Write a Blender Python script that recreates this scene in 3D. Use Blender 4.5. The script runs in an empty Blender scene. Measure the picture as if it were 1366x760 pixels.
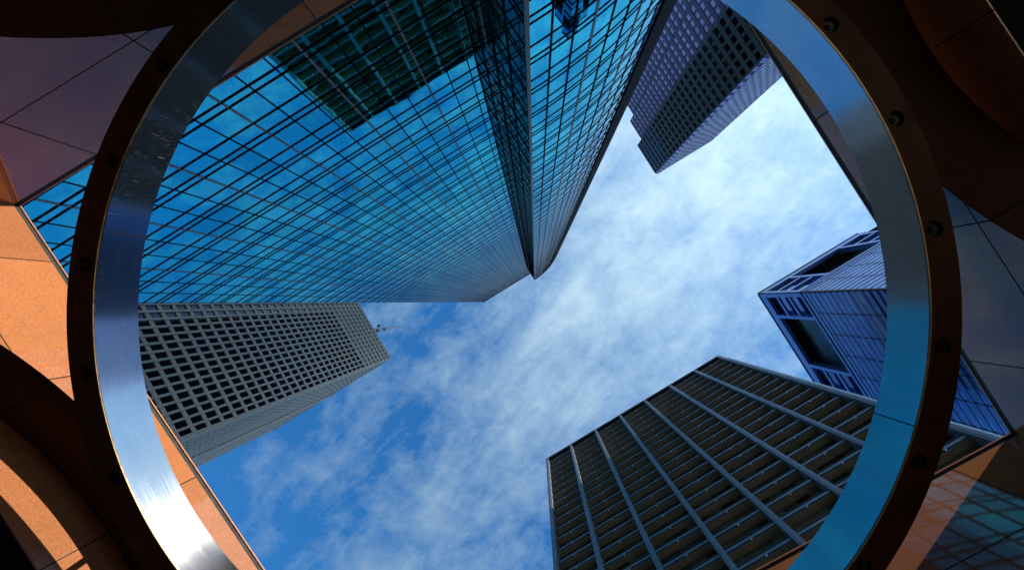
import bpy, math, random
from mathutils import Vector, Matrix
random.seed(7)
SC = bpy.context.scene
COL = SC.collection

# ---------------------------------------------------------------- camera
F = 650.0                       # focal length in pixels of the 1366 px wide photograph
CX, CY = 683.0, 380.0
VPX, VPY = 714.0, 402.5         # where the zenith stands in the photograph
EYE = 1.5
K = Vector((VPX - CX, -(VPY - CY), -F)).normalized()
I = Vector((1, 0, 0)); I = (I - I.dot(K) * K).normalized()
J = K.cross(I)
cam_d = bpy.data.cameras.new('camera')
cam = bpy.data.objects.new('camera', cam_d); COL.objects.link(cam)
cam.matrix_world = Matrix.Translation((0, 0, EYE)) @ Matrix((I, J, K)).to_4x4()
cam_d.sensor_width = 36.0
cam_d.lens = 36.0 * F / 1366.0
cam_d.clip_start = 0.05
cam_d.clip_end = 20000
SC.camera = cam

# ---------------------------------------------------------------- light
SUN_E = math.radians(26.0)
SUN_X, SUN_Y = 0.80, -0.60
world = bpy.data.worlds.new('World'); SC.world = world
world.use_nodes = True
sun_d = bpy.data.lights.new('sun', 'SUN')
sun_d.energy = 4.7; sun_d.angle = math.radians(0.5); sun_d.color = (1.0, 0.86, 0.70)
sun = bpy.data.objects.new('sun', sun_d); COL.objects.link(sun)
sdir = Vector((SUN_X * math.cos(SUN_E), SUN_Y * math.cos(SUN_E), math.sin(SUN_E)))
sun.rotation_euler = sdir.to_track_quat('Z', 'Y').to_euler()
sun.location = (60, -45, 60)
SC.view_settings.view_transform = 'Standard'
SC.view_settings.look = 'None'
SC.view_settings.gamma = 1.0
SC.view_settings.exposure = 0.95
SC.view_settings.use_curve_mapping = False


class NT:
    """small helper for node trees"""
    def __init__(s, tree):
        s.t = tree; s.n = tree.nodes; s.l = tree.links
    def new(s, typ, **kw):
        nd = s.n.new(typ)
        for k, v in kw.items():
            setattr(nd, k, v)
        return nd
    def put(s, sock, v):
        if isinstance(v, bpy.types.NodeSocket): s.l.new(v, sock)
        elif v is not None: sock.default_value = v
    def math(s, op, a, b=None, c=None, clamp=False):
        nd = s.new('ShaderNodeMath', operation=op, use_clamp=clamp)
        for i, v in enumerate((a, b, c)): s.put(nd.inputs[i], v)
        return nd.outputs[0]
    def noise(s, vec, scale, detail=4, rough=0.55, dist=0.0, dim='3D'):
        nd = s.new('ShaderNodeTexNoise', noise_dimensions=dim)
        s.put(nd.inputs['Vector'], vec)
        nd.inputs['Scale'].default_value = scale; nd.inputs['Detail'].default_value = detail
        nd.inputs['Roughness'].default_value = rough; nd.inputs['Distortion'].default_value = dist
        return nd.outputs['Fac']
    def mapr(s, v, a, b, c=0.0, d=1.0, smooth=False):
        nd = s.new('ShaderNodeMapRange')
        if smooth: nd.interpolation_type = 'SMOOTHSTEP'
        s.put(nd.inputs['Value'], v)
        for i, x in zip((1, 2, 3, 4), (a, b, c, d)): nd.inputs[i].default_value = x
        return nd.outputs[0]
    def mix(s, f, a, b, typ='MIX'):
        nd = s.new('ShaderNodeMix', data_type='RGBA', blend_type=typ)
        s.put(nd.inputs[0], f)
        for i, v in ((6, a), (7, b)):
            if isinstance(v, (tuple, list)) and len(v) == 3: v = (*v, 1)
            s.put(nd.inputs[i], v)
        return nd.outputs[2]
    def mapping(s, vec, rot=(0, 0, 0), scale=(1, 1, 1), loc=(0, 0, 0)):
        nd = s.new('ShaderNodeMapping'); s.put(nd.inputs[0], vec)
        nd.inputs[1].default_value = loc; nd.inputs[2].default_value = rot; nd.inputs[3].default_value = scale
        return nd.outputs[0]


def build_sky():
    n = NT(world.node_tree); n.n.clear()
    out = n.new('ShaderNodeOutputWorld'); bg = n.new('ShaderNodeBackground')
    n.l.new(bg.outputs[0], out.inputs[0])
    sky = n.new('ShaderNodeTexSky', sky_type='NISHITA')
    sky.sun_disc = False; sky.sun_elevation = SUN_E; sky.sun_rotation = math.atan2(SUN_X, SUN_Y)
    sky.altitude = 100; sky.air_density = 1.0; sky.dust_density = 0.5; sky.ozone_density = 1.6
    hs = n.new('ShaderNodeHueSaturation'); hs.inputs['Saturation'].default_value = 1.12
    n.put(hs.inputs['Color'], n.mix(1.0, sky.outputs[0], (0.70, 1.10, 1.42), 'MULTIPLY'))
    tc = n.new('ShaderNodeTexCoord')
    sep = n.new('ShaderNodeSeparateXYZ'); n.l.new(tc.outputs['Generated'], sep.inputs[0])
    z = n.math('MAXIMUM', sep.outputs[2], 0.06)
    # the cloud sheet: a level layer, so its pattern is laid out by x/z, y/z of the view direction
    px = n.math('DIVIDE', sep.outputs[0], z); py = n.math('DIVIDE', sep.outputs[1], z)
    cmb = n.new('ShaderNodeCombineXYZ'); n.put(cmb.inputs[0], px); n.put(cmb.inputs[1], py)
    p = cmb.outputs[0]
    # a broad bank of thin cloud crosses from the sun's side to the opposite quarter, drawn out along its length
    d0 = n.math('SUBTRACT', n.math('ADD', n.math('MULTIPLY', px, 0.76), n.math('MULTIPLY', py, 0.65)), 0.115)
    along = n.math('SUBTRACT', n.math('MULTIPLY', px, 0.65), n.math('MULTIPLY', py, 0.76))
    st = n.new('ShaderNodeCombineXYZ'); n.put(st.inputs[0], along); n.put(st.inputs[1], n.math('MULTIPLY', d0, 1.9))
    s2 = n.new('ShaderNodeCombineXYZ'); n.put(s2.inputs[0], n.math('MULTIPLY', px, 1.0)); n.put(s2.inputs[1], n.math('MULTIPLY', py, 1.25))
    big = n.noise(n.mapping(p, loc=(3.1, 1.7, 0)), 2.6, 3, 0.5, 0.0)
    mid = n.noise(n.mapping(st.outputs[0], loc=(0.4, 5.2, 0)), 5.2, 11, 0.66, 0.25)
    fine = n.noise(s2.outputs[0], 15.0, 9, 0.72, 0.2)
    d = n.math('ADD', d0, n.math('MULTIPLY', n.math('SUBTRACT', big, 0.5), 0.5))
    w = n.mapr(along, -0.7, 0.6, 0.13, 0.25)
    q = n.math('DIVIDE', d, w)
    bank = n.math('EXPONENT', n.math('MULTIPLY', n.math('MULTIPLY', q, q), -1.0))
    toward = n.mapr(along, -0.35, 0.75, 0.0, 1.0)
    v = n.math('MULTIPLY', bank, n.mapr(along, -0.6, 0.3, 0.30, 0.56))
    v = n.math('MULTIPLY_ADD', n.math('SUBTRACT', mid, 0.5), 1.35, v)
    v = n.math('MULTIPLY_ADD', n.math('SUBTRACT', fine, 0.5), 0.75, v)
    v = n.math('MULTIPLY_ADD', n.math('SUBTRACT', big, 0.5), 0.35, v)
    v = n.math('MULTIPLY_ADD', toward, 0.30, v)
    m = n.mapr(v, -0.06, 1.16, 0.0, 0.97)
    hor = n.mapr(sep.outputs[2], 0.05, 0.35, 0.25, 1.0)
    m = n.math('MULTIPLY', m, hor)
    lum = n.mapr(along, -0.8, 0.9, 3.2, 6.9)
    cc = n.new('ShaderNodeCombineXYZ')
    n.put(cc.inputs[0], n.math('MULTIPLY', lum, 0.70)); n.put(cc.inputs[1], n.math('MULTIPLY', lum, 0.95)); n.put(cc.inputs[2], n.math('MULTIPLY', lum, 1.08))
    n.l.new(n.mix(m, hs.outputs[0], cc.outputs[0]), bg.inputs[0])
    bg.inputs[1].default_value = 0.10
build_sky()

# ---------------------------------------------------------------- materials
def material(name, base=(0.5, 0.5, 0.5), rough=0.5, metal=0.0, ior=1.5, spec=0.5, tint=None):
    m = bpy.data.materials.new(name); m.use_nodes = True
    n = NT(m.node_tree)
    b = n.n['Principled BSDF']
    b.inputs['Base Color'].default_value = (*base, 1); b.inputs['Roughness'].default_value = rough
    b.inputs['Metallic'].default_value = metal; b.inputs['IOR'].default_value = ior
    b.inputs['Specular IOR Level'].default_value = spec
    if tint: b.inputs['Specular Tint'].default_value = (*tint, 1)
    m['n'] = 0
    return m, n, b

def obj_co(n): return n.new('ShaderNodeTexCoord').outputs['Object']

def mottled(name, base, rough=0.5, metal=0.0, scale=3.0, amt=0.25, ior=1.5, bump=0.0, tint=None, rvar=0.08):
    """one base colour with soft wear, so no surface is a dead flat tone"""
    m, n, b = material(name, base, rough, metal, ior, tint=tint)
    co = obj_co(n)
    f = n.noise(co, scale, 6, 0.6)
    lo = tuple(c * (1 - amt) for c in base); hi = tuple(min(1, c * (1 + amt)) for c in base)
    n.put(b.inputs['Base Color'], n.mix(n.mapr(f, 0.3, 0.7), lo, hi))
    g = n.noise(co, scale * 2.7, 4, 0.6)
    n.put(b.inputs['Roughness'], n.mapr(g, 0.3, 0.7, max(0.01, rough - rvar), min(1, rough + rvar)))
    if bump:
        bp = n.new('ShaderNodeBump'); bp.inputs['Strength'].default_value = bump; bp.inputs['Distance'].default_value = 0.02
        n.put(bp.inputs['Height'], n.noise(co, scale * 9, 5, 0.6)); n.put(b.inputs['Normal'], bp.outputs[0])
    return m

def coated_glass(name, base, metal, rough=0.015, wob=0.25, px=1.6, pz=4.1, ior=1.5, tint=None, vary=0.12):
    """reflecting curtain-wall glass: every pane sits a hair out of true, and is slightly bowed"""
    m, n, b = material(name, base, rough, metal, ior, tint=tint)
    co = obj_co(n)
    sep = n.new('ShaderNodeSeparateXYZ'); n.put(sep.inputs[0], co)
    cell = n.new('ShaderNodeCombineXYZ')
    n.put(cell.inputs[0], n.math('FLOOR', n.math('DIVIDE', sep.outputs[0], px)))
    n.put(cell.inputs[1], n.math('FLOOR', n.math('DIVIDE', sep.outputs[1], px)))
    n.put(cell.inputs[2], n.math('FLOOR', n.math('DIVIDE', sep.outputs[2], pz)))
    wn = n.new('ShaderNodeTexWhiteNoise', noise_dimensions='3D'); n.put(wn.inputs['Vector'], cell.outputs[0])
    lo = tuple(c * (1 - vary) for c in base); hi = tuple(min(1, c * (1 + vary)) for c in base)
    n.put(b.inputs['Base Color'], n.mix(wn.outputs['Value'], lo, hi))
    bp = n.new('ShaderNodeBump'); bp.inputs['Strength'].default_value = wob; bp.inputs['Distance'].default_value = 0.03
    n.put(bp.inputs['Height'], n.noise(co, 0.42, 2, 0.5)); n.put(b.inputs['Normal'], bp.outputs[0])
    return m

def granite(name, base, spacing, course, rough=0.13, ior=1.5):
    """polished granite panels: speckle, panel-to-panel tone, thin dark joints (x runs along the wall)"""
    m, n, b = material(name, base, rough, 0, ior)
    co = obj_co(n)
    vo = n.new('ShaderNodeTexVoronoi'); n.put(vo.inputs['Vector'], co); vo.inputs['Scale'].default_value = 95
    grain = n.noise(co, 38, 5, 0.75)
    sepc = n.new('ShaderNodeSeparateColor'); n.l.new(vo.outputs['Color'], sepc.inputs[0])
    g = n.math('ADD', n.math('MULTIPLY', sepc.outputs[0], 0.5), n.math('MULTIPLY', grain, 0.7))
    lo = tuple(c * 0.62 for c in base); hi = tuple(min(1, c * 1.3) for c in base)
    c1 = n.mix(n.mapr(g, 0.25, 0.95), lo, hi)
    cloud = n.noise(co, 1.1, 4, 0.6)
    c1 = n.mix(n.mapr(cloud, 0.35, 0.65, 0.0, 0.35), c1, tuple(c * 0.75 for c in base))
    streak = n.noise(n.mapping(co, scale=(5.0, 5.0, 0.35)), 1.0, 5, 0.6)
    c1 = n.mix(n.mapr(streak, 0.52, 0.72, 0.0, 0.28), c1, tuple(c * 0.6 for c in base))
    sep = n.new('ShaderNodeSeparateXYZ'); n.put(sep.inputs[0], co)
    def joint(v, sp, off):
        q = n.math('DIVIDE', n.math('SUBTRACT', v, off), sp)
        fr = n.math('ABSOLUTE', n.math('SUBTRACT', n.math('FRACT', n.math('ADD', q, 0.5)), 0.5))
        return n.math('MULTIPLY', fr, sp), n.math('FLOOR', q)
    jx, ix = joint(sep.outputs[0], spacing, 0.0)
    jz, iz = joint(sep.outputs[2], course[0], course[1])
    dist = n.math('MINIMUM', jx, jz)
    line = n.mapr(dist, 0.006, 0.011, 1.0, 0.0)
    cell = n.new('ShaderNodeCombineXYZ'); n.put(cell.inputs[0], ix); n.put(cell.inputs[1], iz)
    wn = n.new('ShaderNodeTexWhiteNoise', noise_dimensions='2D'); n.put(wn.inputs['Vector'], cell.outputs[0])
    c1 = n.mix(1.0, c1, n.mix(wn.outputs['Value'], (0.86, 0.86, 0.86), (1.1, 1.08, 1.06)), 'MULTIPLY')
    c1 = n.mix(line, c1, (0.02, 0.014, 0.01))
    n.put(b.inputs['Base Color'], c1)
    n.put(b.inputs['Roughness'], n.math('MULTIPLY_ADD', line, 0.6, rough))
    n.put(b.inputs['Specular IOR Level'], n.math('MULTIPLY_ADD', line, -0.5, 0.5))
    return m

def brushed_steel(name, center):
    """rolled steel plate, brushed round the ring, with cross scuffs and one tint of weather"""
    m, n, b = material(name, (0.62, 0.66, 0.70), 0.22, 1.0)
    co = obj_co(n)
    sep = n.new('ShaderNodeSeparateXYZ'); n.put(sep.inputs[0], co)
    ang = n.math('ARCTAN2', sep.outputs[1], sep.outputs[0])
    cy = n.new('ShaderNodeCombineXYZ')
    n.put(cy.inputs[0], n.math('MULTIPLY', ang, 4.7)); n.put(cy.inputs[1], sep.outputs[2])
    c = cy.outputs[0]
    br = n.noise(n.mapping(c, scale=(1.5, 90, 1)), 1.0, 4, 0.6)          # lines along the band
    sc = n.noise(n.mapping(c, rot=(0, 0, 0.12), scale=(70, 5.0, 1)), 1.0, 6, 0.7, 1.2)   # short scuffs across it
    scm = n.mapr(sc, 0.60, 0.70, 0.0, 0.5)
    patch = n.mapr(n.noise(n.mapping(c, loc=(7, 2, 0)), 0.55, 3, 0.5), 0.45, 0.6)
    scm = n.math('MULTIPLY', scm, patch)
    bl = n.noise(c, 1.2, 5, 0.6)
    col = n.mix(n.mapr(bl, 0.3, 0.7), (0.52, 0.54, 0.56), (0.68, 0.68, 0.67))
    grain = n.noise(n.mapping(c, scale=(2.0, 260, 1)), 1.0, 3, 0.7)
    col = n.mix(n.mapr(grain, 0.35, 0.65, 0.0, 0.22), col, (0.36, 0.37, 0.38))
    col = n.mix(scm, col, (0.80, 0.78, 0.70))
    n.put(b.inputs['Base Color'], col)
    n.put(b.inputs['Metallic'], n.math('MULTIPLY_ADD', scm, -0.6, 1.0))
    r = n.mapr(br, 0.3, 0.7, 0.10, 0.18)
    n.put(b.inputs['Roughness'], r)
    b.inputs['Anisotropic'].default_value = 0.85; b.inputs['Anisotropic Rotation'].default_value = 0.25
    tg = n.new('ShaderNodeTangent', direction_type='RADIAL', axis='Z'); n.put(b.inputs['Tangent'], tg.outputs[0])
    bp = n.new('ShaderNodeBump'); bp.inputs['Strength'].default_value = 0.025; bp.inputs['Distance'].default_value = 0.01
    n.put(bp.inputs['Height'], n.math('ADD', n.math('MULTIPLY', br, 0.25), n.noise(c, 0.9, 3, 0.5)))
    n.put(b.inputs['Normal'], bp.outputs[0])
    return m

M = {}
M['granite'] = granite('red_granite', (0.34, 0.140, 0.060), 1.93, (2.5, 7.1), 0.03, 1.58)
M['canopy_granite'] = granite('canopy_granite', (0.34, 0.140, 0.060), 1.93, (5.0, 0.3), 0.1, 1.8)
M['shaded_granite'] = granite('shade_darkened_granite', (0.065, 0.024, 0.011), 1.93, (5.0, 0.3), 0.35, 1.15)  # arch soffits: shade put into a darker base than the walls have
M['shaded_underside'] = mottled('painted_ceiling_shade', (0.012, 0.010, 0.009), 0.85, ior=1.1)  # arcade ceiling: its shade is put in as a near-black colour
M['coping'] = mottled('coping_granite', (0.36, 0.17, 0.09), 0.3, scale=20)
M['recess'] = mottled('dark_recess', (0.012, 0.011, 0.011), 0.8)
M['steel'] = brushed_steel('brushed_steel', (0, 0))
M['bronze'] = mottled('rusty_bronze', (0.075, 0.026, 0.010), 0.5, 0.05, 1.6, 0.35, ior=1.2, rvar=0.12)
M['brass'] = mottled('worn_brass', (0.55, 0.36, 0.12), 0.35, 1.0, 6)
M['bolt'] = mottled('black_bolt', (0.03, 0.028, 0.025), 0.35, 0.8, 20)
M['glass'] = coated_glass('blue_mirror_glass', (0.12, 0.86, 0.82), 1.0, wob=0.17, tint=(0.45, 0.55, 0.75))
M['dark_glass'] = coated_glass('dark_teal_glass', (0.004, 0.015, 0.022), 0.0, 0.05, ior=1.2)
M['frame_black'] = mottled('black_frame', (0.008, 0.009, 0.011), 0.7, 0.0, ior=1.08)
M['frame_copper'] = mottled('pale_copper_frame', (0.26, 0.17, 0.15), 0.45, 0.2)
M['precast'] = mottled('grey_travertine', (0.46, 0.365, 0.30), 0.7, scale=0.6, amt=0.12)
M['win_dark'] = coated_glass('black_blue_glass', (0.006, 0.007, 0.012), 0.0, 0.03, 0.1, 1.83, 4.3, 1.45, (0.55, 0.6, 1.0))
M['win_painted_sky'] = coated_glass('painted_sky_glass', (0.90, 0.56, 0.92), 0.1, 0.2, 0.15, 3.0, 4.1, vary=0.2)  # pale sky reflection painted into the pane colour
M['win_painted_dark'] = coated_glass('painted_dark_reflection_glass', (0.06, 0.12, 0.25), 1.0, 0.05, 0.15, 3.0, 4.1, vary=0.4)  # middle section: dark reflected surroundings put into the pane colour
M['purple_stone'] = mottled('slate_purple_granite', (0.15, 0.11, 0.18), 0.45, scale=0.8, amt=0.15)
M['darkened_stone'] = mottled('reflection_darkened_granite', (0.075, 0.078, 0.06), 0.4, scale=0.8, amt=0.2)  # same tower's granite, darkened in colour for the section's dark reflections
M['alu'] = mottled('blue_grey_metal', (0.16, 0.195, 0.235), 0.42, 0.35, scale=0.5, amt=0.12)
M['tan_soffit'] = mottled('tan_soffit', (0.34, 0.27, 0.17), 0.7, scale=0.4, amt=0.2)
M['win_brown'] = coated_glass('smoked_glass', (0.06, 0.048, 0.032), 0.0, 0.04, 0.2, 2.1, 4.2, 1.4, vary=0.9)
M['blue_panel'] = mottled('blue_metal_panel', (0.16, 0.27, 0.54), 0.38, 0.75, scale=0.4, amt=0.15)
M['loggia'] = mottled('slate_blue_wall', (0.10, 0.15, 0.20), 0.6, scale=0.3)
M['blue_glass'] = coated_glass('deep_blue_glass', (0.09, 0.20, 0.42), 1.0, 0.08, 0.15, 3.0, 2.15, vary=0.3)
M['ground'] = mottled('asphalt', (0.08, 0.08, 0.08), 0.8, scale=0.8)
M['paving'] = mottled('grey_paving', (0.035, 0.033, 0.032), 0.5, scale=1.5)
M['mast'] = mottled('white_red_mast', (0.55, 0.42, 0.38), 0.5)
M['white_metal'] = mottled('white_metal', (0.75, 0.78, 0.80), 0.35, 0.2)

# ---------------------------------------------------------------- geometry helpers
TH = math.radians(-31.3)                      # the street grid's turn
GA = Vector((math.cos(TH), math.sin(TH))); GB = Vector((-math.sin(TH), math.cos(TH)))

def W(u, v, h):
    """plan position (x, y) of the point seen at pixel (u, v) of the photograph, h metres above the eye"""
    c = Vector((u - CX, -(v - CY), -F))
    w = Vector((I.dot(c), J.dot(c), K.dot(c)))
    return Vector((w.x * h / w.z, w.y * h / w.z))

class MB:
    def __init__(s): s.v = []; s.f = []; s.mi = []; s.cur = 0
    def poly(s, pts):
        o = len(s.v); s.v += [tuple(p) for p in pts]; s.f.append(tuple(range(o, o + len(pts)))); s.mi.append(s.cur); return s
    def box(s, x0, x1, y0, y1, z0, z1):
        if x0 > x1: x0, x1 = x1, x0
        if y0 > y1: y0, y1 = y1, y0
        if z0 > z1: z0, z1 = z1, z0
        o = len(s.v)
        s.v += [(x0, y0, z0), (x1, y0, z0), (x1, y1, z0), (x0, y1, z0), (x0, y0, z1), (x1, y0, z1), (x1, y1, z1), (x0, y1, z1)]
        for q in ((0, 3, 2, 1), (4, 5, 6, 7), (0, 1, 5, 4), (1, 2, 6, 5), (2, 3, 7, 6), (3, 0, 4, 7)):
            s.f.append(tuple(o + i for i in q)); s.mi.append(s.cur)
        return s
    def prism(s, plan, z0, z1):
        n = len(plan); o = len(s.v)
        s.v += [(p[0], p[1], z0) for p in plan] + [(p[0], p[1], z1) for p in plan]
        s.f.append(tuple(o + i for i in reversed(range(n)))); s.f.append(tuple(o + n + i for i in range(n)))
        for i in range(n):
            j = (i + 1) % n; s.f.append((o + i, o + j, o + n + j, o + n + i))
        s.mi += [s.cur] * (n + 2); return s
    def bar(s, p, q, r, n=6):
        p = Vector(p); q = Vector(q); d = (q - p).normalized()
        a = d.orthogonal().normalized(); b = d.cross(a); o = len(s.v)
        for c in (p, q):
            for i in range(n):
                t = 2 * math.pi * i / n; s.v.append(tuple(c + r * (math.cos(t) * a + math.sin(t) * b)))
        for i in range(n):
            j = (i + 1) % n; s.f.append((o + i, o + j, o + n + j, o + n + i)); s.mi.append(s.cur)
        s.f.append(tuple(o + i for i in reversed(range(n)))); s.f.append(tuple(o + n + i for i in range(n))); s.mi += [s.cur] * 2
        return s
    def build(s, name, mats, parent=None, smooth=False, **props):
        me = bpy.data.meshes.new(name); me.from_pydata(s.v, [], s.f)
        if not isinstance(mats, (list, tuple)): mats = [mats]
        for m in mats: me.materials.append(m)
        me.polygons.foreach_set('material_index', s.mi)
        if smooth: me.polygons.foreach_set('use_smooth', [True] * len(s.f))
        me.update()
        import bmesh
        bm = bmesh.new(); bm.from_mesh(me); bmesh.ops.recalc_face_normals(bm, faces=bm.faces); bm.to_mesh(me); bm.free()
        o = bpy.data.objects.new(name, me); COL.objects.link(o)
        if parent: o.parent = parent
        for k, v in props.items(): o[k] = v
        return o

def thing(name, label, cat, x, y, rz=0.0, group=None):
    o = bpy.data.objects.new(name, None); COL.objects.link(o)
    o.location = (x, y, 0); o.rotation_euler = (0, 0, rz)
    o['label'] = label; o['category'] = cat
    if group: o['group'] = group
    return o

def grid_thing(name, label, cat, a, b):
    p = GA * a + GB * b
    return thing(name, label, cat, p.x, p.y, TH)

class Face:
    """a facade: origin (x, y), unit run t, outward normal n; boxes in (along, out, up)"""
    def __init__(s, o, t, n): s.o = Vector(o); s.t = Vector(t); s.n = Vector(n)
    def p(s, a, d): q = s.o + s.t * a + s.n * d; return (q.x, q.y)
    def box(s, mb, a0, a1, d0, d1, z0, z1):
        mb.prism([s.p(a0, d0), s.p(a1, d0), s.p(a1, d1), s.p(a0, d1)], z0, z1); return mb
    def pane(s, mb, a0, a1, d, z0, z1):
        x0, y0 = s.p(a0, d); x1, y1 = s.p(a1, d)
        mb.poly([(x0, y0, z0), (x1, y1, z0), (x1, y1, z1), (x0, y0, z1)]); return mb

# ---------------------------------------------------------------- ground
g = MB(); g.poly([(-6000, -6000, 0), (6000, -6000, 0), (6000, 6000, 0), (-6000, 6000, 0)])
o = g.build('ground', M['ground']); o['kind'] = 'structure'
g = MB(); q = [GA * x + GB * y for x, y in ((-24, -11.5), (34, -11.5), (34, 38), (-24, 38))]
g.prism([(p.x, p.y) for p in q], 0.0, 0.13)
o = g.build('pavement', M['paving']); o['kind'] = 'structure'

# ---------------------------------------------------------------- blue glass tower
def glass_tower():
    H = 300.0; s = H / F; ZT = H + EYE; fl = 4.1
    xl, y1 = -59.2 * s, -35.7 * s
    xc, yc = 14.5 * s, -25.7 * s
    R = 80 * s; cx, cy = xc, yc - R
    r = grid_thing('glass_tower', 'tall blue mirror glass skyscraper with stepped corner and curved flank', 'skyscraper', 0, -30)
    oy = 30.0
    def A(x, y): return (x, y + oy)
    phi_g, phi_e = math.radians(21.5), math.radians(48)
    arc = lambda ph, rr=R: A(cx + rr * math.sin(ph), cy + rr * math.cos(ph))
    # body behind the glass skin
    plan = [A(xl, y1 - .3), A(xc + .3, y1 - .3), A(xc + .3, yc - .3)]
    plan += [arc(phi_e * i / 12, R - .35) for i in range(1, 13)]
    e = arc(phi_e, R - .35); plan += [(e[0], -30), (xl, -30)]
    MB().prism(plan, 0, ZT - 0.4).build('core', M['frame_black'], r)
    f1 = Face(A(xl, y1), (1, 0), (0, 1))
    L1 = xc - xl
    f1.pane(MB(), 0, L1, 0, 0, ZT).build('curtain_wall', M['glass'], r)
    ret = Face(A(xc, y1), (0, 1), (-1, 0)); L2 = yc - y1
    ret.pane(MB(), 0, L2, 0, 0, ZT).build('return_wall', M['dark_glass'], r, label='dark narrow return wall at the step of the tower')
    mb = MB(); n = 24
    for i in range(n):
        p0, p1 = arc(phi_g * i / n), arc(phi_g * (i + 1) / n)
        mb.poly([(*p0, 0), (*p1, 0), (*p1, ZT), (*p0, ZT)])
    mb.build('curved_curtain_wall', M['glass'], r, smooth=True)
    mb = MB(); n = 16
    for i in range(n):
        p0, p1 = [arc(phi_g + (phi_e - phi_g) * (i + k) / n, R + .12) for k in (0, 1)]
        q0, q1 = [arc(phi_g + (phi_e - phi_g) * (i + k) / n, R - .3) for k in (0, 1)]
        mb.prism([p0, p1, q1, q0], 0, ZT + .4)
    mb.build('end_pier', M['frame_black'], r, label='black vertical pier closing the curved glass flank')
    # vertical mullions
    sp = 4.79; k = 0; a = 0.0
    while a < L1 - .1:
        major = k % 3 == 0; w = 0.065 if major else 0.045
        f1.box(MB(), max(0, a - w), a + w, 0.002, 0.03 if major else 0.015, 0, ZT).build('column_mullion' if major else 'mullion', M['frame_copper' if major else 'frame_black'], r)
        k += 1; a = k * sp / 3
    for a in (0.06, L2 / 2, L2 - .06):
        ret.box(MB(), a - .055, a + .055, .002, .07, 0, ZT).build('mullion', M['frame_black'], r)
    ret.box(MB(), L2 - .002, L2 + .14, -.14, .075, 0, ZT + .02).build('corner_mullion', M['frame_copper'], r)
    dphi = 1.6 / R; k = 1
    while k * dphi < phi_g:
        ph = k * dphi; p = Vector(arc(ph)); nn = Vector((math.sin(ph), math.cos(ph))); t = Vector((nn.y, -nn.x))
        w = .08 if k % 3 == 0 else .05
        f = Face(p, t, nn)
        f.box(MB(), -w, w, .002, .05, 0, ZT).build('column_mullion' if k % 3 == 0 else 'mullion', M['frame_copper' if k % 3 == 0 else 'frame_black'], r); k += 1
    # transoms, three to a floor
    bars = MB()
    nf = int(ZT / fl)
    for i in range(nf + 1):
        for fr in (0.0, 0.15, 0.68):
            z = (i + fr) * fl
            if z > ZT - 5: continue
            f1.box(bars, 0, L1 - .002, .0015, .035, z - .065, z + .065)
            ret.box(bars, .002, L2 - .002, .0015, .035, z - .065, z + .065)
            nseg = 10
            for j in range(nseg):
                p0, p1 = arc(phi_g * j / nseg, R + .035), arc(phi_g * (j + 1) / nseg, R + .035)
                q0, q1 = arc(phi_g * j / nseg, R - .02), arc(phi_g * (j + 1) / nseg, R - .02)
                bars.prism([q0, q1, p1, p0], z - .065, z + .065)
    bars.build('transom_grid', M['frame_black'], r, kind='stuff')
    # parapet band
    pb = MB()
    f1.box(pb, -.1, L1, .002, .2, ZT - 0.6, ZT + .4)
    ret.box(pb, .2, L2 + .2, .002, .2, ZT - 0.6, ZT + .4)
    for j in range(12):
        p0, p1 = arc(phi_g * j / 12, R + .2), arc(phi_g * (j + 1) / 12, R + .2)
        q0, q1 = arc(phi_g * j / 12, R - .2), arc(phi_g * (j + 1) / 12, R - .2)
        pb.prism([q0, q1, p1, p0], ZT - .6, ZT + .4)
    pb.build('parapet', M['frame_black'], r)
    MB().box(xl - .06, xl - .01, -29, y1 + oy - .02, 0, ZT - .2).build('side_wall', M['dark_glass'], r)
glass_tower()

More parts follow.
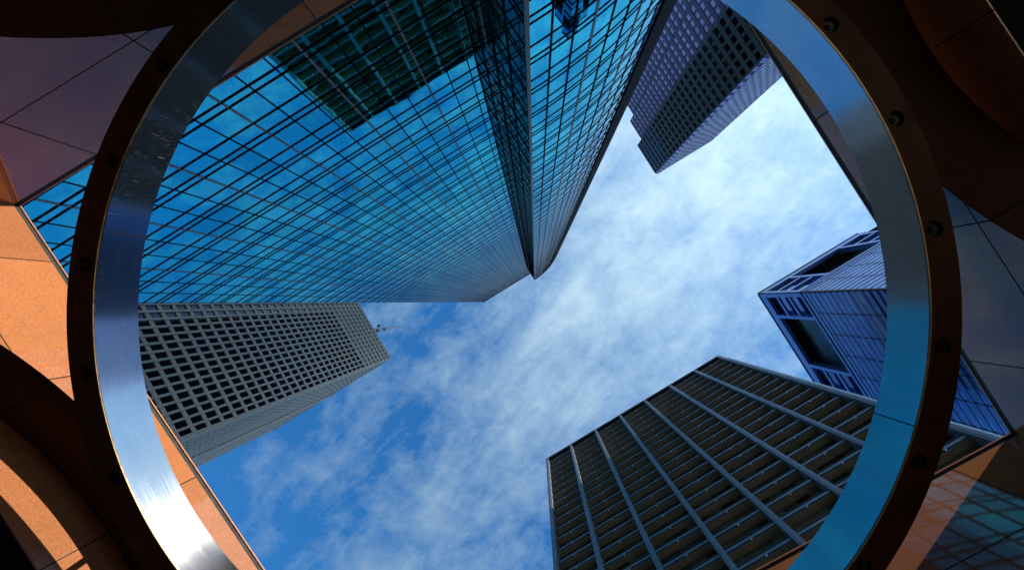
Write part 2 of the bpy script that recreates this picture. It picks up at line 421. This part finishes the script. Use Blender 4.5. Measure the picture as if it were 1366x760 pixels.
# ---------------------------------------------------------------- grey tower with punched windows
def grey_tower():
    H = 218.0; s = H / F; ZT = H + EYE; fl = 4.3; bay = 1.83
    xa, yb = -206.4 * s, -36.5 * s
    nb, n2 = 32, 34
    r = grid_thing('office_tower', 'pale grey office tower with a tight grid of small square windows', 'skyscraper', xa - 25, yb - 25)
    X, Y = 25.0, 25.0
    fA = Face((X, Y), (0, -1), (1, 0)); fB = Face((X, Y), (-1, 0), (0, 1))
    LA, LB = nb * bay, n2 * bay
    MB().prism([fA.p(0.65, -.7), fA.p(LA, -.7), (X - LB, Y - LA), fB.p(LB, -.7)], 0, ZT - 1).build('core', M['recess'], r)
    nf = int(ZT / fl)
    for f, nbay, L in ((fA, nb, LA), (fB, n2, LB)):
        for i in range(nbay + 1):
            w = .22
            a0, a1 = i * bay - w, i * bay + w
            if i == 0: a0 = -.45 if f is fA else .0; a1 = .45
            f.box(MB(), a0, a1, -.6, .24 if f is fA else .10, 0, ZT).build('pier', M['precast'], r)
        for i in range(nf + 1):
            z = ZT - 1.9 - i * fl
            if z < 0: break
            f.box(MB(), .45, L, -.55, .10 if f is fA else .07, z, z + (1.9 if i == 0 else 1.15)).build('spandrel', M['precast'], r)
    cells = []
    for f, nbay in ((fA, nb), (fB, n2)):
        for i in range(nbay):
            for k in range(nf):
                z0 = ZT - 1.9 - (k + 1) * fl + 1.3; z1 = ZT - 1.9 - k * fl
                if z0 < 0: continue
                cells.append((0 if (f is fA and 40 < z0 and 0 <= i < 17 and 80 < z0 < 108) else 1, f, i, z0, z1))
    near = [c for c in cells if c[0] == 0][:100]; ns = set(id(c) for c in near)
    for c in near:
        _, f, i, z0, z1 = c
        f.pane(MB(), i * bay + .24, (i + 1) * bay - .24, -.15, z0 - .02, z1 + .02).build('window', M['win_dark'], r)
    mb = MB()
    for c in cells:
        if id(c) in ns: continue
        _, f, i, z0, z1 = c
        f.pane(mb, i * bay + .24, (i + 1) * bay - .24, -.15, z0 - .02, z1 + .02)
    mb.build('window', M['win_dark'], r, kind='stuff')
    fB.box(MB(), 30, 31.2, .46, .9, 0, ZT - .1).build('corner_rib', M['precast'], r)
    MB().prism([fA.p(-.3, .3), fA.p(LA, .3), (X - LB, Y - LA), fB.p(LB, .3)], ZT + .003, ZT + .5).build('roof_slab', M['precast'], r)
    # roof mast
    mx, my = -71.9 - (xa - 25), -28.0 - (yb - 25)
    mb = MB(); zt = EYE + 275
    def lat(z): return 1.0 * (1 - (z - ZT) / (zt - ZT)) + .15
    for k in range(3):
        c, q = math.cos(2.1 * k), math.sin(2.1 * k)
        mb.bar((mx + lat(ZT) * c, my + lat(ZT) * q, ZT), (mx + lat(zt) * c, my + lat(zt) * q, zt), .22)
    z = ZT; k = 0
    while z < zt - 3:
        c, q = math.cos(2.1 * (k % 3)), math.sin(2.1 * (k % 3)); c2, q2 = math.cos(2.1 * ((k + 1) % 3)), math.sin(2.1 * ((k + 1) % 3))
        mb.bar((mx + lat(z) * c, my + lat(z) * q, z), (mx + lat(z + 3) * c2, my + lat(z + 3) * q2, z + 3), .12); z += 1.5; k += 1
    ms = mb.build('antenna_mast', M['mast'], r)
    mb = MB()
    for zz, rr, dd in ((228, 0.9, 0.9), (233, 0.8, -1.0), (238, 0.7, 0.8)):
        mb.bar((mx + 1.2, my + dd, zz), (mx + 2.3, my + dd * 1.5, zz), rr, 12)
    mb.build('dish', M['alu'], ms)
grey_tower()

# ---------------------------------------------------------------- purple stepped tower
def purple_tower():
    H = 217.0; s = H / F; ZT = H + EYE; fl = 4.1
    r = grid_thing('stepped_tower', 'dark purple granite skyscraper with windows coloured as reflected sky and stepped corner', 'skyscraper', 268 * s, -130 * s)
    ox, oy = 268 * s, -130 * s
    L = lambda a, b: (a * s - ox, b * s - oy)
    plan = [L(226.5, -62.8), L(228.5, -60.8), L(310, -60.8), L(310, -210), L(243, -210), L(243, -140), L(234.5, -140), L(234.5, -107), L(225.5, -107), L(225.5, -63.6)]
    inset = []
    MB().prism([(x, y) for x, y in plan], 0, ZT - .5).build('core', M['recess'], r)
    faces = [  # origin, run, normal, length, glass, window bay
        (L(225.5, -63.0), (0, -1), (-1, 0), 44.2 * s, 'win_painted_dark', 2.45),
        (L(234.5, -107.2), (0, -1), (-1, 0), 32.8 * s, 'win_painted_sky', 2.19),
        (L(243, -140.2), (0, -1), (-1, 0), 69 * s, 'win_painted_sky', 2.3),
        (L(228.3, -60.8), (1, 0), (0, 1), 81.5 * s, 'win_painted_sky', 2.27)]
    nf = int(ZT / fl); count = 0; stuff = {}
    for o, t, nn, Ln, gm, bay in faces:
        f = Face(o, t, nn); nb = max(1, round(Ln / bay)); bay = Ln / nb
        for i in range(nb + 1):
            w = .34 if gm == 'win_painted_dark' else .27
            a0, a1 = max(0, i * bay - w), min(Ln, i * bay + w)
            f.box(MB(), a0, a1, .05, .30 if t[0] == 0 else .19, 0, ZT).build('pier', M['darkened_stone' if gm == 'win_painted_dark' else 'purple_stone'], r)
        for k in range(nf + 1):
            z = ZT - 1.9 - k * fl
            if z < 0: break
            f.box(MB(), 0.003, Ln - .003, .04, .36 if t[0] == 0 else .17, z, z + 1.9).build('spandrel', M['darkened_stone' if gm == 'win_painted_dark' else 'purple_stone'], r)
        for i in range(nb):
            for k in range(nf):
                z1 = ZT - 1.9 - k * fl; z0 = z1 - fl + 1.9
                if z0 < 0: continue
                h0 = z0 - EYE
                if count < 100 and gm == 'win_painted_dark' and 112 < h0 < 150 and i < nb:
                    f.pane(MB(), i * bay + .3, (i + 1) * bay - .3, .1, z0 - .02, z1 + .02).build('window', M[gm], r); count += 1
                else:
                    f.pane(stuff.setdefault(gm, MB()), i * bay + .3, (i + 1) * bay - .3, .1, z0 - .02, z1 + .02)
    mb = MB(); keys = list(stuff)
    for idx, kk in enumerate(keys):
        for fc in stuff[kk].f:
            mb.cur = idx; mb.poly([stuff[kk].v[i] for i in fc])
    mb.build('window', [M[kk] for kk in keys], r, kind='stuff')
    # rounded nose at the main corner: one column of corner panes coloured as reflected sky
    f = Face(L(225.55, -63.2), Vector((L(228.3, -60.8)[0] - L(225.55, -63.2)[0], L(228.3, -60.8)[1] - L(225.55, -63.2)[1])).normalized(), Vector((-1, 1)).normalized())
    ln = (Vector(L(228.3, -60.8)) - Vector(L(225.55, -63.2))).length
    cp = f.box(MB(), -.1, ln + .1, -.2, .36, 0, ZT).build('corner_pier', M['purple_stone'], r)
    for k in range(nf):
        z1 = ZT - 1.9 - k * fl; f.pane(MB(), .05, ln - .05, .38, max(0, z1 - 2.2), z1).build('corner_window', M['win_painted_sky'], cp)
    MB().prism([(x * 1.005, y * 1.005) for x, y in plan], ZT + .003, ZT + .8).build('roof_slab', M['purple_stone'], r)
purple_tower()

# ---------------------------------------------------------------- blue louvred tower
def blue_tower():
    H = 150.0; s = H / F; ZT = H + EYE
    xa, yb = 253.5 * s, 141.8 * s
    r = grid_thing('louvred_tower', 'square blue metal banded tower with large dark openings under its roof', 'skyscraper', xa + 20, yb + 25)
    X, Y = -20.0, -25.0
    fU = Face((X, Y), (1, 0), (0, -1)); fL = Face((X, Y), (0, 1), (-1, 0))
    LU, LL = 34.4, 56.0
    D = 4.5                                                    # depth of the openings
    zb, zt = EYE + 127.4, EYE + 146.2                          # their sill and head
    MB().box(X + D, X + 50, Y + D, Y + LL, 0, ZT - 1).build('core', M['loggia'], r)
    MB().box(X + .1, X + 50, Y + .1, Y + LL, 0, zb).build('shaft', M['blue_panel'], r)
    MB().box(X + 34.6, X + 50, Y + 2.4, Y + LL, zb + .01, ZT - 1.2).build('upper_block', M['blue_panel'], r)
    for f, L in ((fU, LU), (fL, LL)):
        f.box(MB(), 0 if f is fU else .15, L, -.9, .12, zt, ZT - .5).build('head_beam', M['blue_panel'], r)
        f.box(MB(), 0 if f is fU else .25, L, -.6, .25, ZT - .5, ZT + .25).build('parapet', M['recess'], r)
        f.box(MB(), 0 if f is fU else .15, L, -.6, .22, zb - .9, zb).build('sill_beam', M['blue_panel'], r)
        f.box(MB(), 0 if f is fU else .15, L, .03, .24, zb - 3.0, zb - 2.1).build('sill_beam', M['blue_panel'], r)
        posts = (0.0, 7.3, 23.9, 31.5) if f is fL else (0.0, 8.4, 24.9, 32.5)
        for a in posts:
            f.box(MB(), a if a else (.16 if f is fL else 0), a + 1.0, -1.4, .14, zb, zt).build('post', M['blue_panel'], r)
        for a0, a1 in ((posts[0] + 1.0, posts[1]), (posts[2] + 1, posts[3])):
            for q in (0.0, .34, .67):                          # three slots, one above the other
                z0 = zb + (zt - zb) * q
                if q: f.box(MB(), a0, a1, -.5, .08, z0 - .55, z0 + .55).build('slot_beam', M['blue_panel'], r)
                f.pane(MB(), a0, a1, -1.2, z0, z0 + (zt - zb) * .34).build('slot_window', M['blue_glass'], r)
        # bands of panel and glass down the shaft
        pitch = 2.15; z = zb - 3.2; k = 0
        while z > 20:
            f.box(MB(), 0 if f is fU else .12, L, -.05, .11, z - 1.2, z).build('panel_band', M['blue_panel'], r)
            z -= pitch; k += 1
            if k > 48: break
        f.pane(MB(), .02, L, .02, 0, zb - .95).build('glazing', M['blue_glass'], r)
        a = 6.05
        while a < L:
            f.box(MB(), a - .09, a + .09, .1, .15, 0, zb - 3.1).build('vertical_joint', M['recess'], r); a += 6.05
    MB().prism([fU.p(-.02, .13), fU.p(.35, .13), fU.p(.35, -.3), fU.p(-.13, -.3)], 0, ZT - .5).build('corner_trim', M['recess'], r)
    MB().box(X + 1, X + 50, Y + 1, Y + LL, ZT - .45, ZT - .1).build('roof_slab', M['recess'], r)
blue_tower()

# ---------------------------------------------------------------- dark tower with pale columns
def column_tower():
    H = 146.0; s = H / F; ZT = H + EYE; fl = 4.2
    x0, x1, y = -95.8 * s, 168.0 * s, 185.5 * s
    r = grid_thing('column_tower', 'dark glass office tower with deep floor ledges between pale blue columns', 'skyscraper', (x0 + x1) / 2, y + 16)
    hw = (x1 - x0) / 2
    f = Face((-hw, -16.0), (1, 0), (0, -1)); L = 2 * hw; bay = L / 7
    dep = 1.15
    MB().box(-hw + .3, hw - .3, -16 + dep + .05, 16, 0, ZT - 1).build('core', M['recess'], r)
    fl_l = Face((-hw, -16.0), (0, 1), (-1, 0)); fl_r = Face((hw, -16.0), (0, 1), (1, 0))
    nf = int((ZT - 1) / fl)
    for i in range(8):
        a = min(max(i * bay, .45), L - .45)
        c = f.box(MB(), a - .42, a + .42, -dep, .42, 0, ZT - .2).build('column', M['alu'], r)
        f.box(MB(), a - .16, a + .16, .422, .50, 0, ZT - .25).build('column_rib', M['alu'], c)
    for k in range(nf + 1):
        z = ZT - 3.4 - k * fl
        if z < 0.5: break
        sp = f.box(MB(), .02, L - .02, -dep, .0, z, z + 1.25).build('floor_ledge', [M['alu']], r)
        f.box(MB(), .05, L - .05, -dep - .02, -.06, z - .012, z - .002).build('soffit', M['tan_soffit'], sp)
        rail = f.box(MB(), .05, L - .05, .002, .07, z + .12, z + .24)
        f.box(rail, .05, L - .05, .002, .07, z + .98, z + 1.1)
        rail.build('ledge_rail', M['frame_black'], sp)
        for b in range(7):
            f.box(MB(), (b + .5) * bay - .12, (b + .5) * bay + .12, .002, .12, z - .1, z + .1).build('ledge_fixing', M['white_metal'], sp)
        f.pane(MB(), .05, L - .05, -dep + .02, z + 1.25, z + fl).build('window_strip', M['win_brown'], r)
        for ff in (fl_l, fl_r):
            ff.box(MB(), .5, 32, -.2, .0, z, z + 1.25).build('side_ledge', M['alu'], r)
    f.box(MB(), .02, L - .02, -dep, .05, ZT - 2.15 + .9, ZT - .15).build('parapet', M['frame_black'], r)
    f.box(MB(), -.05, L + .05, -.6, .5, ZT - .15, ZT + .12).build('cap_rail', M['alu'], r)
    f.box(MB(), L + .30, L + .62, -.5, .1, 0, ZT + .05).build('edge_strip', M['white_metal'], r)
    MB().box(-hw - .1, hw + .015, -16 + .7, 16, ZT - .6, ZT - .2).build('roof_slab', M['recess'], r)
column_tower()

# ---------------------------------------------------------------- granite pavilion
HT = 7.0                                                       # top of the walls above the eye
def pavilion():
    pts = [W(28, 275, HT), W(838.6, -219.6, HT), W(1347, 577, HT), W(527, 1018, HT)]
    cen = sum(pts, Vector((0, 0))) / 4
    r = thing('granite_pavilion', 'polished red granite pavilion of four arched walls around a square roof opening', 'pavilion', cen.x, cen.y)
    P = [p - cen for p in pts]
    def offs(d):
        out = []
        for i in range(4):
            a, b, c = P[i - 1], P[i], P[(i + 1) % 4]
            def ln(p, q):
                t = (q - p).normalized(); nn = Vector((t.y, -t.x))
                if nn.dot((p + q) / 2) < 0: nn = -nn
                return p + nn * d, t
            p, t = ln(a, b); q, u = ln(b, c)
            k = (q - p).cross(u) / t.cross(u) if hasattr(Vector, 'cross') else 0
            out.append(p + t * k)
        return out
    
    crown = (0.86, 0.86, 0.86, 0.882)
    beam_h = (5.50, 5.42, 5.5, 5.30)
    ZT = HT + EYE - .11
    for i in range(4):
        TH_ = (1.0, 1.0, 1.0, .80)[i]; gap = (.22, .22, .22, .02)[i]
        O1, O2, O3, OC = offs(TH_), offs(TH_ + gap), offs(TH_ + 7.0), offs(TH_ + gap + .02)
        a, b = P[i], P[(i + 1) % 4]; ao, bo = O1[i], O1[(i + 1) % 4]
        t = (b - a).normalized(); nn = Vector((t.y, -t.x))
        if nn.dot(a + b) < 0: nn = -nn
        mid = (a + b) / 2; L = (b - a).length
        # wall object with its own frame: x along the wall, y outward, z up, origin at the foot's middle
        def loc(p): return ((p - mid).dot(t), (p - mid).dot(nn))
        R = (3.57, 3.57, 3.57, 3.9)[i]; RV = (3.57, 3.57, 3.57, 2.75)[i]; zc = EYE + crown[i] * HT - RV
        prof = [(-R, 0.13)] + [(-R * math.cos(math.pi * k / 64), zc + RV * math.sin(math.pi * k / 64)) for k in range(65)] + [(R, .13)]
        mb = MB(); xi0, xi1 = loc(a)[0], loc(b)[0]; xo0, xo1 = loc(ao)[0], loc(bo)[0]
        inner = [(xi0, 0, .13), (xi0, 0, ZT)] ; 
        # faces split into vertical strips so every face stays convex
        def strips(yy, e0, e1):
            pr = [(x, z) for x, z in prof[1:-1]]
            mb.poly([(e0, yy, .13), (-R, yy, .13), (-R, yy, zc), (-R, yy, ZT), (e0, yy, ZT)])
            mb.poly([(R, yy, .13), (e1, yy, .13), (e1, yy, ZT), (R, yy, ZT), (R, yy, zc)])
            for k in range(64):
                (xa, za), (xb, zb) = pr[k], pr[k + 1]
                mb.poly([(xa, yy, za), (xb, yy, zb), (xb, yy, ZT), (xa, yy, ZT)])
        strips(0, xi0, xi1); strips(TH_, xo0, xo1)
        mb.poly([(xi0, 0, ZT), (xi1, 0, ZT), (xo1, TH_, ZT), (xo0, TH_, ZT)])
        w = mb.build('arch_wall', M['granite'], r)
        mat = Matrix(((t.x, nn.x, 0, mid.x), (t.y, nn.y, 0, mid.y), (0, 0, 1, 0), (0, 0, 0, 1)))
        w.matrix_local = mat
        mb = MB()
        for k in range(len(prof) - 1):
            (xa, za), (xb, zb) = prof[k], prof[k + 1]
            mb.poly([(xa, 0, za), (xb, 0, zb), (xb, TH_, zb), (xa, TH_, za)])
        mb.build('arch_soffit', M['shaded_granite'], w, smooth=True)
        # near-flush black strip painting the joint's shade, and coping along the top
        def ring(d0, d1, z0, z1, m, nm):
            q0a, q0b = [loc(v) for v in (offs(d0)[i], offs(d0)[(i + 1) % 4])]
            q1a, q1b = [loc(v) for v in (offs(d1)[i], offs(d1)[(i + 1) % 4])]
            MB().prism([q0a, q0b, q1b, q1a], z0, z1).build(nm, m, w)
        ring(.012, TH_ - .05, ZT + .002, ZT + .085, M['recess'], 'painted_shadow_joint')
        ring(-.004, TH_ + .04, ZT + .087, ZT + .11, M['coping'], 'coping')
        # lintel of the arcade outside the arch, and its ceiling, deep shade put in as black
        c0, c1 = loc(O2[i]), loc(O2[(i + 1) % 4]); d0, d1 = loc(O3[i]), loc(O3[(i + 1) % 4]); e0, e1 = loc(OC[i]), loc(OC[(i + 1) % 4])
        z0 = EYE + beam_h[i]
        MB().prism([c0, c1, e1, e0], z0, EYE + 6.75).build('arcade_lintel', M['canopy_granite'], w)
        MB().prism([e0, e1, d1, d0], z0 + .02, z0 + .5).build('arcade_ceiling', M['shaded_underside'], w)
pavilion()

# ---------------------------------------------------------------- steel ring
def steel_ring():
    hu = 0.862 * HT                                            # upper rim above the eye
    hl = hu * 499.7 / 559.0
    k = hu / F
    cx, cy = -48.3 * k, 2.0 * k
    Ri = 499.7 * k; Ro = 599.0 * hl / F
    Zu, Zl = EYE + hu, EYE + hl
    r = thing('steel_ring', 'huge polished steel ring with bolted dark bronze rim hung inside the granite pavilion', 'ring', cx, cy)
    r.location.z = Zl
    h = Zu - Zl; N = 24; SEG = 200
    mb = MB()
    prof = [(Ri + .022, -.004), (Ri + .008, .0), (Ri, .012), (Ri, h - .012), (Ri + .012, h), (Ri + .05, h), (Ri + .05, .004)]
    for i in range(SEG):
        t0, t1 = 2 * math.pi * i / SEG, 2 * math.pi * (i + 1) / SEG
        for (r0, z0), (r1, z1) in zip(prof, prof[1:]):
            mb.poly([(r0 * math.cos(t0), r0 * math.sin(t0), z0), (r0 * math.cos(t1), r0 * math.sin(t1), z0),
                     (r1 * math.cos(t1), r1 * math.sin(t1), z1), (r1 * math.cos(t0), r1 * math.sin(t0), z1)])
    import bmesh
    o = mb.build('steel_band', M['steel'], r)
    bm = bmesh.new(); bm.from_mesh(o.data); bmesh.ops.remove_doubles(bm, verts=bm.verts, dist=1e-5)
    bmesh.ops.recalc_face_normals(bm, faces=bm.faces)
    for f in bm.faces: f.smooth = abs(f.normal.z) < .3
    for e in bm.edges:
        if len(e.link_faces) == 2 and e.calc_face_angle() > .35: e.smooth = False
    bm.to_mesh(o.data); bm.free()
    for deg in (-169.5, 16.2, 95, -75):                        # butt seams between the rolled plates
        t = math.radians(deg); c, s_ = math.cos(t), math.sin(t)
        f = Face((c * Ri, s_ * Ri), (-s_, c), (-c, -s_))
        f.box(MB(), -.007, .007, -.002, .0018, .01, h - .01).build('weld_seam', M['bolt'], o)
    # flange: a flat ring with counterbored holes
    Rf0 = Ri + .026; Rh = .088; Rm = (577 * hl / F); ZF = 0.0; hd = .06
    mb = MB(); half = math.pi / N; off = math.radians(5.4)
    for q in range(N):
        tc = off + 2 * math.pi * q / N
        n = 12; outl = []
        for j in range(n): outl.append((Ro, tc - half + 2 * half * j / n))
        for j in range(4): outl.append((Ro + (Rf0 - Ro) * j / 4, tc + half))
        for j in range(n): outl.append((Rf0, tc + half - 2 * half * j / n))
        for j in range(4): outl.append((Rf0 + (Ro - Rf0) * j / 4, tc - half))
        pts = [Vector((rr * math.cos(t), rr * math.sin(t))) for rr, t in outl]
        hc = Vector((Rm * math.cos(tc), Rm * math.sin(tc)))
        ex = Vector((math.cos(tc), math.sin(tc))); ey = Vector((-ex.y, ex.x))
        m = len(pts); hole = []
        for p in pts:
            d = p - hc; a = math.atan2(d.dot(ey), d.dot(ex)); hole.append(hc + Rh * (math.cos(a) * ex + math.sin(a) * ey))
        for j in range(m):
            jn = (j + 1) % m
            mb.poly([(*pts[j], ZF), (*pts[jn], ZF), (*hole[jn], ZF), (*hole[j], ZF)])
            mb.poly([(*hole[j], ZF), (*hole[jn], ZF), (*hole[jn], hd), (*hole[j], hd)])
        mb.poly([(*p, hd) for p in hole])
    for i in range(SEG):
        t0, t1 = 2 * math.pi * i / SEG, 2 * math.pi * (i + 1) / SEG
        p0, p1 = (Ro * math.cos(t0), Ro * math.sin(t0)), (Ro * math.cos(t1), Ro * math.sin(t1))
        q0, q1 = (Rf0 * math.cos(t0), Rf0 * math.sin(t0)), (Rf0 * math.cos(t1), Rf0 * math.sin(t1))
        mb.poly([(*p0, 0), (*p1, 0), (*p1, .12), (*p0, .12)]); mb.poly([(*p0, .12), (*p1, .12), (*q1, .12), (*q0, .12)])
    mb.build('bolted_rim', M['bronze'], r)
    # drum behind the band
    mb = MB()
    for i in range(SEG):
        t0, t1 = 2 * math.pi * i / SEG, 2 * math.pi * (i + 1) / SEG
        for (r0, z0), (r1, z1) in zip(((Ri + .052, .122), (Ri + .20, .122), (Ri + .20, h), (Ri + .052, h)), ((Ri + .20, .122), (Ri + .20, h), (Ri + .052, h), (Ri + .052, .122))):
            mb.poly([(r0 * math.cos(t0), r0 * math.sin(t0), z0), (r0 * math.cos(t1), r0 * math.sin(t1), z0),
                     (r1 * math.cos(t1), r1 * math.sin(t1), z1), (r1 * math.cos(t0), r1 * math.sin(t0), z1)])
    mb.build('drum', M['bronze'], r)
    # one bolt, then copies
    def hexhead(parent):
        mb = MB(); mb.bar((0, 0, hd), (0, 0, hd - .012), .068, 20); mb.bar((0, 0, hd - .011), (0, 0, hd - .040), .042, 6)
        mb.bar((0, 0, hd - .039), (0, 0, hd - .055), .018, 10)
        return mb.build('bolt', M['bolt'], parent)
    b0 = hexhead(r)
    for q in range(N):
        tc = off + 2 * math.pi * q / N
        b = b0 if q == 0 else b0.copy()
        if q: COL.objects.link(b); b.parent = r
        b.location = (Rm * math.cos(tc), Rm * math.sin(tc), 0); b.rotation_euler = (0, 0, tc * 3.7)
    # a thin brass lip where the band meets the rim
    mb = MB()
    for i in range(SEG):
        t0, t1 = 2 * math.pi * i / SEG, 2 * math.pi * (i + 1) / SEG
        for (r0, z0), (r1, z1) in zip(((Ri + .008, -.006), (Ri + .020, -.006), (Ri + .020, -.001), (Ri + .008, -.001)), ((Ri + .020, -.006), (Ri + .020, -.001), (Ri + .008, -.001), (Ri + .008, -.006))):
            mb.poly([(r0 * math.cos(t0), r0 * math.sin(t0), z0), (r0 * math.cos(t1), r0 * math.sin(t1), z0),
                     (r1 * math.cos(t1), r1 * math.sin(t1), z1), (r1 * math.cos(t0), r1 * math.sin(t0), z1)])
    mb.build('edge_lip', M['brass'], r)
    # four struts from the drum up to the walls, out of sight above the band
    for deg in (-31, 59, 149, 239):
        t = math.radians(deg)
        mb = MB(); mb.bar((math.cos(t) * (Ri + .14), math.sin(t) * (Ri + .14), h - .05), (math.cos(t) * (Ri + .62), math.sin(t) * (Ri + .62), h + .22), .04, 10)
        mb.build('strut', M['bronze'], r)
steel_ring()
